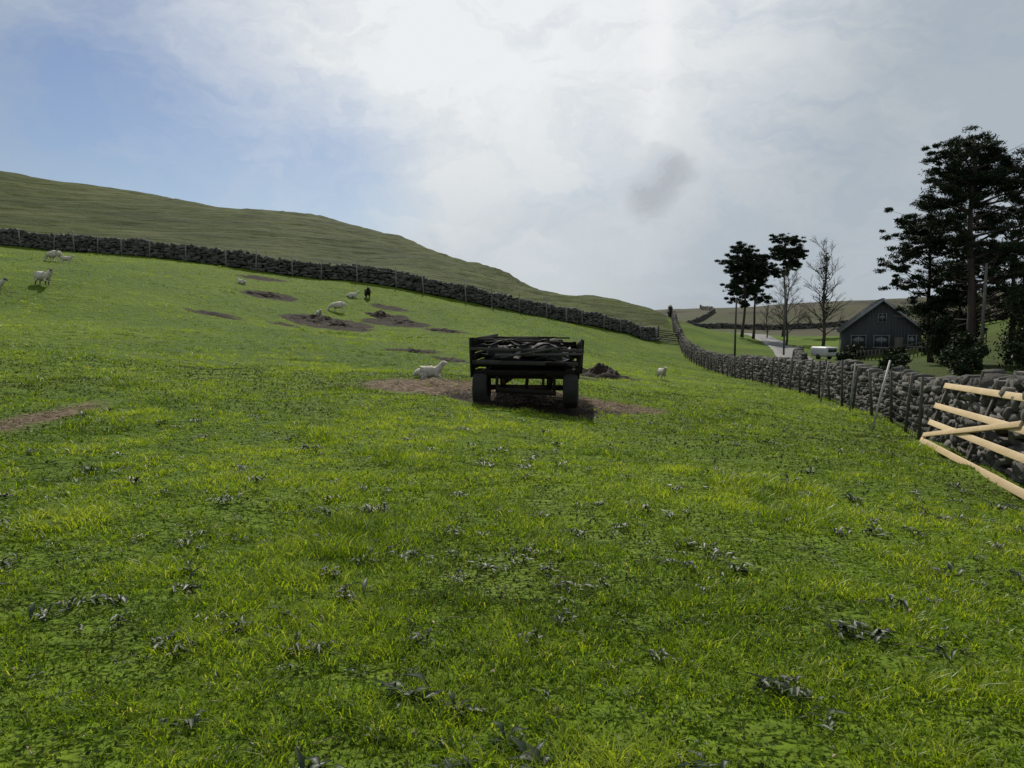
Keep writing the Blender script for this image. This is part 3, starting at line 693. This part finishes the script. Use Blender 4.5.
def pine(x, y, h, lean, r, pads, size=.3, dens=1.0, name='pine_tree', dyr=2.0, reps=2):
    z0 = hz(x, y); mb = MB(); n_ = 9; P = []; 
    for i in range(n_):
        t = i/(n_-1); P.append((x+lean*t+.16*math.sin(t*7+x), y+.15*math.sin(t*5+y), z0-.2+(h+.0)*t))
    mb.tube(P, [r*(1-.82*(i/(n_-1))**.9)*(1.25 if i == 0 else 1) for i in range(n_)], 10, 0)
    def tr_(z):
        t = min(max(z/h, 0), 1)*(n_-1); i = min(int(t), n_-2); f = t-i
        return Vector(P[i]).lerp(Vector(P[i+1]), f)
    for (dx_, pz_, rx, rz) in pads:
        for rep in range(reps):
            dy_ = random.uniform(-1, 1)*dyr; ddx = dx_+(random.gauss(0, .35)); zz = pz_+random.gauss(0, .3)
            c = Vector((x+ddx, y+dy_, z0+zz)); st = tr_(max(zz-random.uniform(.5, 1.4)*(.4+.25*abs(ddx)), h*.2))
            mid = st.lerp(c, .5)+Vector((0, 0, random.uniform(-.3, .2)))
            mb.tube([st, mid, c], [r*.28, r*.18, r*.06], 5, 0)
            for q in range(9):
                e = c+Vector((random.gauss(0, rx*.6), random.gauss(0, rx*.5), random.gauss(0, rz*.6)))
                mb.tube([mid.lerp(c, .5), e], [r*.08, r*.02], 3, 0)
                sx = rx*random.uniform(.18, .42)
                foliage(mb, tuple(e), (sx*1.15, sx*1.15, sx*random.uniform(.35, .7)), int(150*dens*rx), size, 1, .13)
    for q in range(14):
        zz = random.uniform(.2, .65)*h; s = tr_(zz); mb.tube([s, s+Vector((random.gauss(0, 1), random.gauss(0, 1), random.uniform(-.3, .3)))], [r*.12, r*.03], 4, 0)
    return mb.build(name, [BARK, PINE])
random.seed(11)
big = [(-.3,14.9,1.2,.7),(1.3,14.3,1.5,.8),(-1.9,14.0,1.0,.7),(-.6,13.3,1.9,.8),(2.3,13.2,1.7,.8),(-2.3,12.3,1.0,.6),(1,12.0,1.8,.8),(3.1,11.5,1.6,.8),(-1.3,11.1,1.5,.7),
 (-2.2,9.9,1.1,.6),(2,9.8,1.9,.9),(3.8,9.1,1.5,.8),(-.8,8.8,1.1,.6),(1.5,7.8,1.7,.8),(3.5,6.8,1.8,.9),(-1,6.6,.9,.5),(2.2,5.3,1.6,.8),(3.9,4.6,1.5,.8)]
pine(31, 50, 15.0, -.5, .34, big, .24, 1.0, reps=3)
sec = [(-1.2,12.2,1.1,.6),(0,11.6,1.4,.7),(-2.4,10.7,1.1,.6),(1.2,10.4,1.2,.6),(-1.2,9.2,1.4,.7),(-3.0,8.2,.9,.5),(.4,8.0,1.3,.6),(-1.9,6.8,1.1,.6),(1.6,6.4,1.1,.6),(-.3,5.2,1.0,.6)]
pine(33.9, 60, 11.6, -.6, .24, [(a, b*.93, c, d_) for a, b, c, d_ in sec], .27, .9, reps=3)
pine(37.6, 56, 12, .4, .26, [(dx_*1.1, z_*.95, a, b) for dx_, z_, a, b in sec], .27, .9)
pine(34.2, 57, 8.5, .2, .16, [(-.5,8.2,1,.6),(.8,7.4,1.1,.6),(-1,6.4,1.1,.6),(.6,5.4,1.2,.7),(-1,4.4,1.2,.7),(.9,3.4,1.3,.7),(-.7,2.4,1.3,.8)], .27, 1)
g1 = [(-.6,13.6,1.3,.7),(.9,13.2,1.1,.6),(-1.6,12.3,1.3,.7),(.3,11.9,1.6,.8),(1.7,11.4,1,.6),(-1.2,10.6,1.3,.7),(.9,9.8,1.2,.6),(-.4,8.7,1.2,.6),(-1.5,7.6,1.1,.6),(1,7.2,1,.5),(-.6,6.2,1.0,.5),(.6,5.2,.7,.4)]
pine(36.4, 117, 13.6, .3, .24, g1, .4, .8, reps=3)
pine(38.6, 119, 12.6, .9, .22, [(dx_+.6, z_*.93, a, b) for dx_, z_, a, b in g1[:10]], .4, .8, reps=3)
pine(49.5, 135, 17.4, -.3, .26, [(-.8,17.2,1.2,.7),(.9,16.8,1.2,.6),(-1.8,16,1.2,.6),(.4,15.6,1.8,.7),(2,15,1.2,.6),(-.9,14.3,1.4,.6),(1.4,13.4,1.2,.6),(-.3,12.4,.9,.5),(-1.4,11.2,.8,.5)], .45, .8, reps=3)
def bare(x, y, h, r, name='bare_tree', ivy=True, lv=6, spread=.3, seed=1):
    random.seed(seed)
    z0 = hz(x, y); mb = MB()
    def rec(p, d, L, rr, lev):
        q = p+d*L; midp = p.lerp(q, .5)+Vector((random.gauss(0, .05), random.gauss(0, .05), 0))*L
        mb.tube([p, midp, q], [rr, rr*.85, rr*.68], 6 if lev < 3 else 3, 0, cap=False)
        if lev >= lv:
            if random.random() < .5: foliage(mb, tuple(q), (.3, .3, .25), 4, .13, 1)
            return
        for i in range(3):
            nd = (d*(1 if i else 1.2)+Vector((random.gauss(0, spread), random.gauss(0, spread), random.gauss(.05, .12)))).normalized()
            st = q if i == 0 else p.lerp(q, random.uniform(.35, 1))
            rec(st, nd, L*random.uniform(.66, .82), max(rr*.58, .014), lev+1)
    # central leader with side limbs all the way up gives the rounded oval crown
    P = [Vector((x+.15*math.sin(i*1.3), y, z0-.2+h*.85*i/7)) for i in range(8)]
    mb.tube(P, [r*(1-.11*i) for i in range(8)], 8, 0)
    for i in range(2, 8):
        for q in range(4):
            a = q*1.57+i*.8+random.gauss(0, .3); u_ = (i-2)/5
            out = Vector((math.cos(a), math.sin(a), .7+1.0*u_)).normalized()
            rec(P[i].lerp(P[i-1], random.random()), out, h*(.125-.045*u_), r*(.42-.22*u_), 3)
    if ivy:
        for i in range(16):
            foliage(mb, (x+random.gauss(0, .4), y+random.gauss(0, .4), z0+random.uniform(.25, .8)*h), (.5, .5, .8), 60, .3, 2)
    return mb.build(name, [TWIGB, BUD, PINE])
bare(42.0, 100, 15.0, .24, lv=6, spread=.4, seed=3); bare(40.0, 108, 12.0, .18, ivy=False, lv=6, spread=.4, seed=5); bare(44.0, 128, 8, .12, ivy=False, lv=5, seed=8)
random.seed(21)
def shrub(x, y, rx, rz, name='holly_bush', mat=None, size=.25, dens=1.):
    z0 = hz(x, y); mb = MB()
    for i in range(int(16)):
        a = random.uniform(0, 6.28); rr = random.random()**.5*rx*.75; c = Vector((x+rr*math.cos(a), y+rr*math.sin(a), z0+rz*random.uniform(.12, .9)))
        mb.tube([(x+random.gauss(0, .15), y, z0-.1), Vector((x, y, z0)).lerp(c, .5)+Vector((0, 0, .1)), c], [.06, .04, .01], 4, 0)
        foliage(mb, tuple(c), (rx*random.uniform(.25, .5), rx*random.uniform(.25, .5), rz*random.uniform(.12, .3)), int(420*dens), size, 1)
    return mb.build(name, [BARK, mat or SHRUB])
for (x, y, rx, rz) in [(29.4, 48, 1.3, 2.4), (33.5, 47, 2.4, 5.2), (30.8, 44, 1.3, 1.9), (36.8, 52, 2.6, 6.5), (34.5, 43, 2, 3.4), (33.4, 56, 2.0, 4.2), (40.5, 57, 2.6, 5.5), (22.5, 43, .9, .9), (26, 50, 1.0, 1.2), (28.2, 46, 1.0, 1.5), (31.8, 42, 1.4, 2.0)]:
    shrub(x, y, rx, rz)
for (x, y, rx, rz) in [(50.5, 90, 2.6, 4), (55, 88, 3, 5), (33.5, 74, 1.0, 1.0), (38, 73, 1.1, 1.2), (52.5, 100, 3, 4.5), (46.2, 80, 1.6, 2.6), (36.2, 78, .9, 1.6), (41.5, 74, 1.0, 1.1)]:
    shrub(x, y, rx, rz, 'garden_shrub', SHRUB, .3, .8)

# ------------------------------------------------------------------ poles
def tpole(x, y, h, r=.13, arm=True, mat=OLDWOOD, name='telegraph_pole'):
    z = hz(x, y); mb = MB(); mb.tube([(x, y, z-.3), (x, y, z+h*.5), (x+.03, y, z+h)], [r, r*.9, r*.75], 12)
    if arm:
        mb.beam((x-.3, y, z+h-.3), (x+.3, y, z+h-.3), .08, .08)
        for s in (-.25, .25): mb.tube([(x+s, y, z+h-.3), (x+s, y, z+h-.12)], [.04, .03], 8)
    mb.build(name, [mat])
tpole(22.6, 75, 6.2, .11, False); tpole(31.6, 86, 8.3, .11, True); tpole(30.9, 48.7, 7.0, .11, True, POLEW)

# ------------------------------------------------------------------ house
hx, hy = 40.9, 82; HZ = hz(hx, hy)-.15
hs = empty('gabled_house', (hx, hy, HZ), R(-22))
W2, D, EH, RH = 3.9, 11, 2.9, 6.1
mb = MB()
V = [(-W2, 0, 0), (W2, 0, 0), (W2, 0, EH), (0, 0, RH), (-W2, 0, EH), (-W2, D, 0), (W2, D, 0), (W2, D, EH), (0, D, RH), (-W2, D, EH)]
mb.add(V, [(0, 1, 2, 3, 4), (9, 8, 7, 6, 5), (1, 6, 7, 2), (0, 4, 9, 5), (0, 5, 6, 1)], 0, .5)
for i in range(26):
    xx = -W2+.15+i*(2*W2-.3)/25; top = EH+(RH-EH)*(1-abs(xx)/W2)-.1
    mb.box((xx, -.015, top/2), (.06, .05, top), None, 0, random.random())
mb.build('walls', [BOARD], hs)
mb = MB(); sl = math.hypot(W2+.5, (RH-EH)*(W2+.5)/W2)
for s in (-1, 1):
    an = math.atan2(RH-EH, W2)*s; cx = s*(W2+.5)/2; cz = RH-(RH-EH)/W2*(W2+.5)/2+.14
    mb.box((cx, D/2-.1, cz), (sl, D+.9, .16), Matrix.Rotation(an, 4, 'Y'), 0, .5)
    for i in range(14):
        mb.box((cx, -.4+i*.85, cz+.1), (sl, .05, .05), Matrix.Rotation(an, 4, 'Y'), 0, .8)
mb.box((0, D/2, RH+.2), (.3, D+.9, .12), None, 0, .2)
mb.build('roof', [SLATE], hs)
mb = MB(); mg = MB()
def win(x, z, w, h):
    mg.box((x, -.07, z), (w, .04, h))
    for s in (-1, 1): mb.box((x+s*w/2, -.09, z), (.07, .1, h+.16)); mb.box((x, -.10, z+s*h/2), (w+.2, .1, .07))
    mb.box((x, -.093, z), (.05, .07, h))
win(0, 4.2, .8, .9); win(-2.3, 1.6, 1.5, 1.3); win(.0, 1.6, 1.5, 1.3); win(3.0, 1.7, .8, 1.2)
mb.build('window_frames', [TRIM], hs); mg.build('windows', [GLASS], hs)
mb = MB(); mb.box((1.7, -.07, 1.05), (.85, .06, 2.1)); mb.build('door', [OLDWOOD], hs)
mb = MB()
for s in (-1, 1): mb.beam((s*(W2+.45), -.58, EH-.30), (0, -.58, RH+.08), .04, .20)
mb.build('bargeboards', [TRIM], hs)
cx, cy = 32.9, 78; cz = hz(cx, cy); ca = empty('caravan', (cx, cy, cz), R(15))
mb = MB(); mb.box((0, 0, .85), (1.5, 2.6, 1.0)); o = mb.build('body', [WHITEP], ca); bv = o.modifiers.new('b', 'BEVEL'); bv.width = .2; bv.segments = 4
mb = MB(); mb.box((0, -1.32, 1.05), (1.0, .03, .4)); mb.build('window', [GLASS], ca)
for s in (-1, 1):
    mb = MB(); mb.tube([(s*.6, 0, .3), (s*.77, 0, .3)], [.3, .3], 20); mb.build('wheel', [RUBBER], ca)
mb = MB()
for i in range(34):
    x = 35+i*.33; y = 75-i*.1; z = hz(x, y); mb.box((x, y, z+.5), (.09, .03, 1.1))
for q in (.3, .8): mb.beam((35, 75.03, hz(35, 75)+q), (46, 71.7, hz(46, 71.7)+q), .03, .08)
mb.build('picket_fence', [OLDWOOD])

# ------------------------------------------------------------------ world, sun, camera
SUN_EL, SUN_AZ = 44, -6
w = bpy.data.worlds.new('World'); scene.world = w; w.use_nodes = True; t = w.node_tree
try:
    w.cycles.sampling_method = 'MANUAL'; w.cycles.sample_map_resolution = 256
except Exception as ex: print(ex)
for nd in list(t.nodes): t.nodes.remove(nd)
nt = NT(t)
sky = nt.n('ShaderNodeTexSky', sky_type='NISHITA'); sky.sun_disc = False; sky.sun_elevation = R(SUN_EL); sky.sun_rotation = R(SUN_AZ); sky.altitude = 300; sky.air_density = 1.0; sky.dust_density = .6
dirv = nt.n('ShaderNodeTexCoord').outputs['Generated']
def dv(az, el): return (math.sin(R(az))*math.cos(R(el)), math.cos(R(az))*math.cos(R(el)), math.sin(R(el)))
warpn = nt.n('ShaderNodeTexNoise', {'Vector': nt.vscale(dirv, (1, 1, 1.6)), 'Scale': 5.0, 'Detail': 5, 'Roughness': .58}).outputs['Color']
wv = nt.n('ShaderNodeVectorMath', {0: warpn, 1: (.5, .5, .5)}, operation='SUBTRACT').outputs[0]
def warped(a):
    v = nt.n('ShaderNodeVectorMath', {0: nt.vscale(wv, (a, a, a)), 1: dirv}, operation='ADD').outputs[0]
    return nt.n('ShaderNodeVectorMath', {0: v}, operation='NORMALIZE').outputs[0]
wd = warped(.28); wl = warped(.12)
def blob(az, el, r_in, r_out, v):
    dt = nt.n('ShaderNodeVectorMath', {0: v, 1: dv(az, el)}, operation='DOT_PRODUCT').outputs['Value']
    return nt.mr(dt, math.cos(R(r_out)), math.cos(R(r_in)), 0, 1, True)
n1 = nt.noise(nt.vscale(wd, (1, 1, 2.2)), 2.4, 5, .55)
n3 = nt.noise(nt.vscale(wd, (1, 1, 2.0)), 7.0, 5, .6)
hole = nt.m('MAXIMUM', blob(-27, 12, 1, 14, wl), nt.m('MULTIPLY', blob(-17, 8, 1, 12, wl), .8))
cov = nt.m('ADD', nt.m('ADD', .97, nt.m('MULTIPLY', nt.m('SUBTRACT', n3, .5), 1.0)), nt.m('MULTIPLY', hole, -.9), True)
glow = nt.m('MAXIMUM', blob(-4, 30, 2, 34, dirv), nt.m('MULTIPLY', blob(-1, 12, 2, 20, dirv), .5))
lum = nt.m('ADD', nt.m('MULTIPLY', glow, .95), nt.m('MULTIPLY', nt.m('SUBTRACT', nt.m('ADD', n1, n3), .98), .55), True)
cc = nt.mix(lum, (4.2, 4.75, 5.25), (8.4, 8.65, 8.8))
sx = nt.n('ShaderNodeSeparateXYZ', {0: wl}).outputs; rt = nt.m('DIVIDE', sx[0], nt.m('MAXIMUM', sx[1], .01))
band = nt.m('MULTIPLY', nt.mr(nt.m('ABSOLUTE', nt.m('SUBTRACT', rt, .185)), .05, .0, 0, 1, True), nt.m('MULTIPLY', nt.mr(sx[2], .17, .26, 0, 1, True), nt.mr(n3, .3, .6)))
band = nt.m('MULTIPLY', band, nt.mr(sx[1], 0., .3))
cc = nt.mix(nt.m('MULTIPLY', band, .7), cc, (8.8, 8.9, 9.0))
puff = nt.m('MULTIPLY', blob(10.6, 9.8, .2, 2.9, wl), nt.mr(n3, .38, .56))
cc = nt.mix(nt.m('MULTIPLY', puff, .6), cc, (3.4, 3.7, 4.1))
skyc = nt.mix(1.0, sky.outputs[0], (.66, .68, .74), 'MULTIPLY')
fin = nt.mix(cov, skyc, cc)
bg = nt.n('ShaderNodeBackground', {'Color': fin, 'Strength': .1}); o = nt.n('ShaderNodeOutputWorld'); t.links.new(bg.outputs[0], o.inputs[0])
ld = bpy.data.lights.new('sun', 'SUN'); ld.energy = 4.5; ld.angle = R(1.0); ld.color = (1, .94, .84)
lo = bpy.data.objects.new('sun', ld); scene.collection.objects.link(lo)
lo.rotation_euler = Vector(dv(SUN_AZ, SUN_EL)).to_track_quat('Z', 'Y').to_euler(); lo.location = (0, 0, 50)

cd = bpy.data.cameras.new('camera'); co_ = bpy.data.objects.new('camera', cd); scene.collection.objects.link(co_)
cd.sensor_width = 36; cd.lens = 26.0; cd.clip_start = .05; cd.clip_end = 5000
co_.location = (0, 0, 1.55+hz(0, 0)); co_.rotation_euler = (R(90-4.95), 0, 0)
scene.camera = co_
scene.view_settings.view_transform = 'Standard'; scene.view_settings.look = 'None'; scene.view_settings.exposure = 0
print('verts', sum(len(o.data.vertices) for o in scene.objects if o.type == 'MESH'))
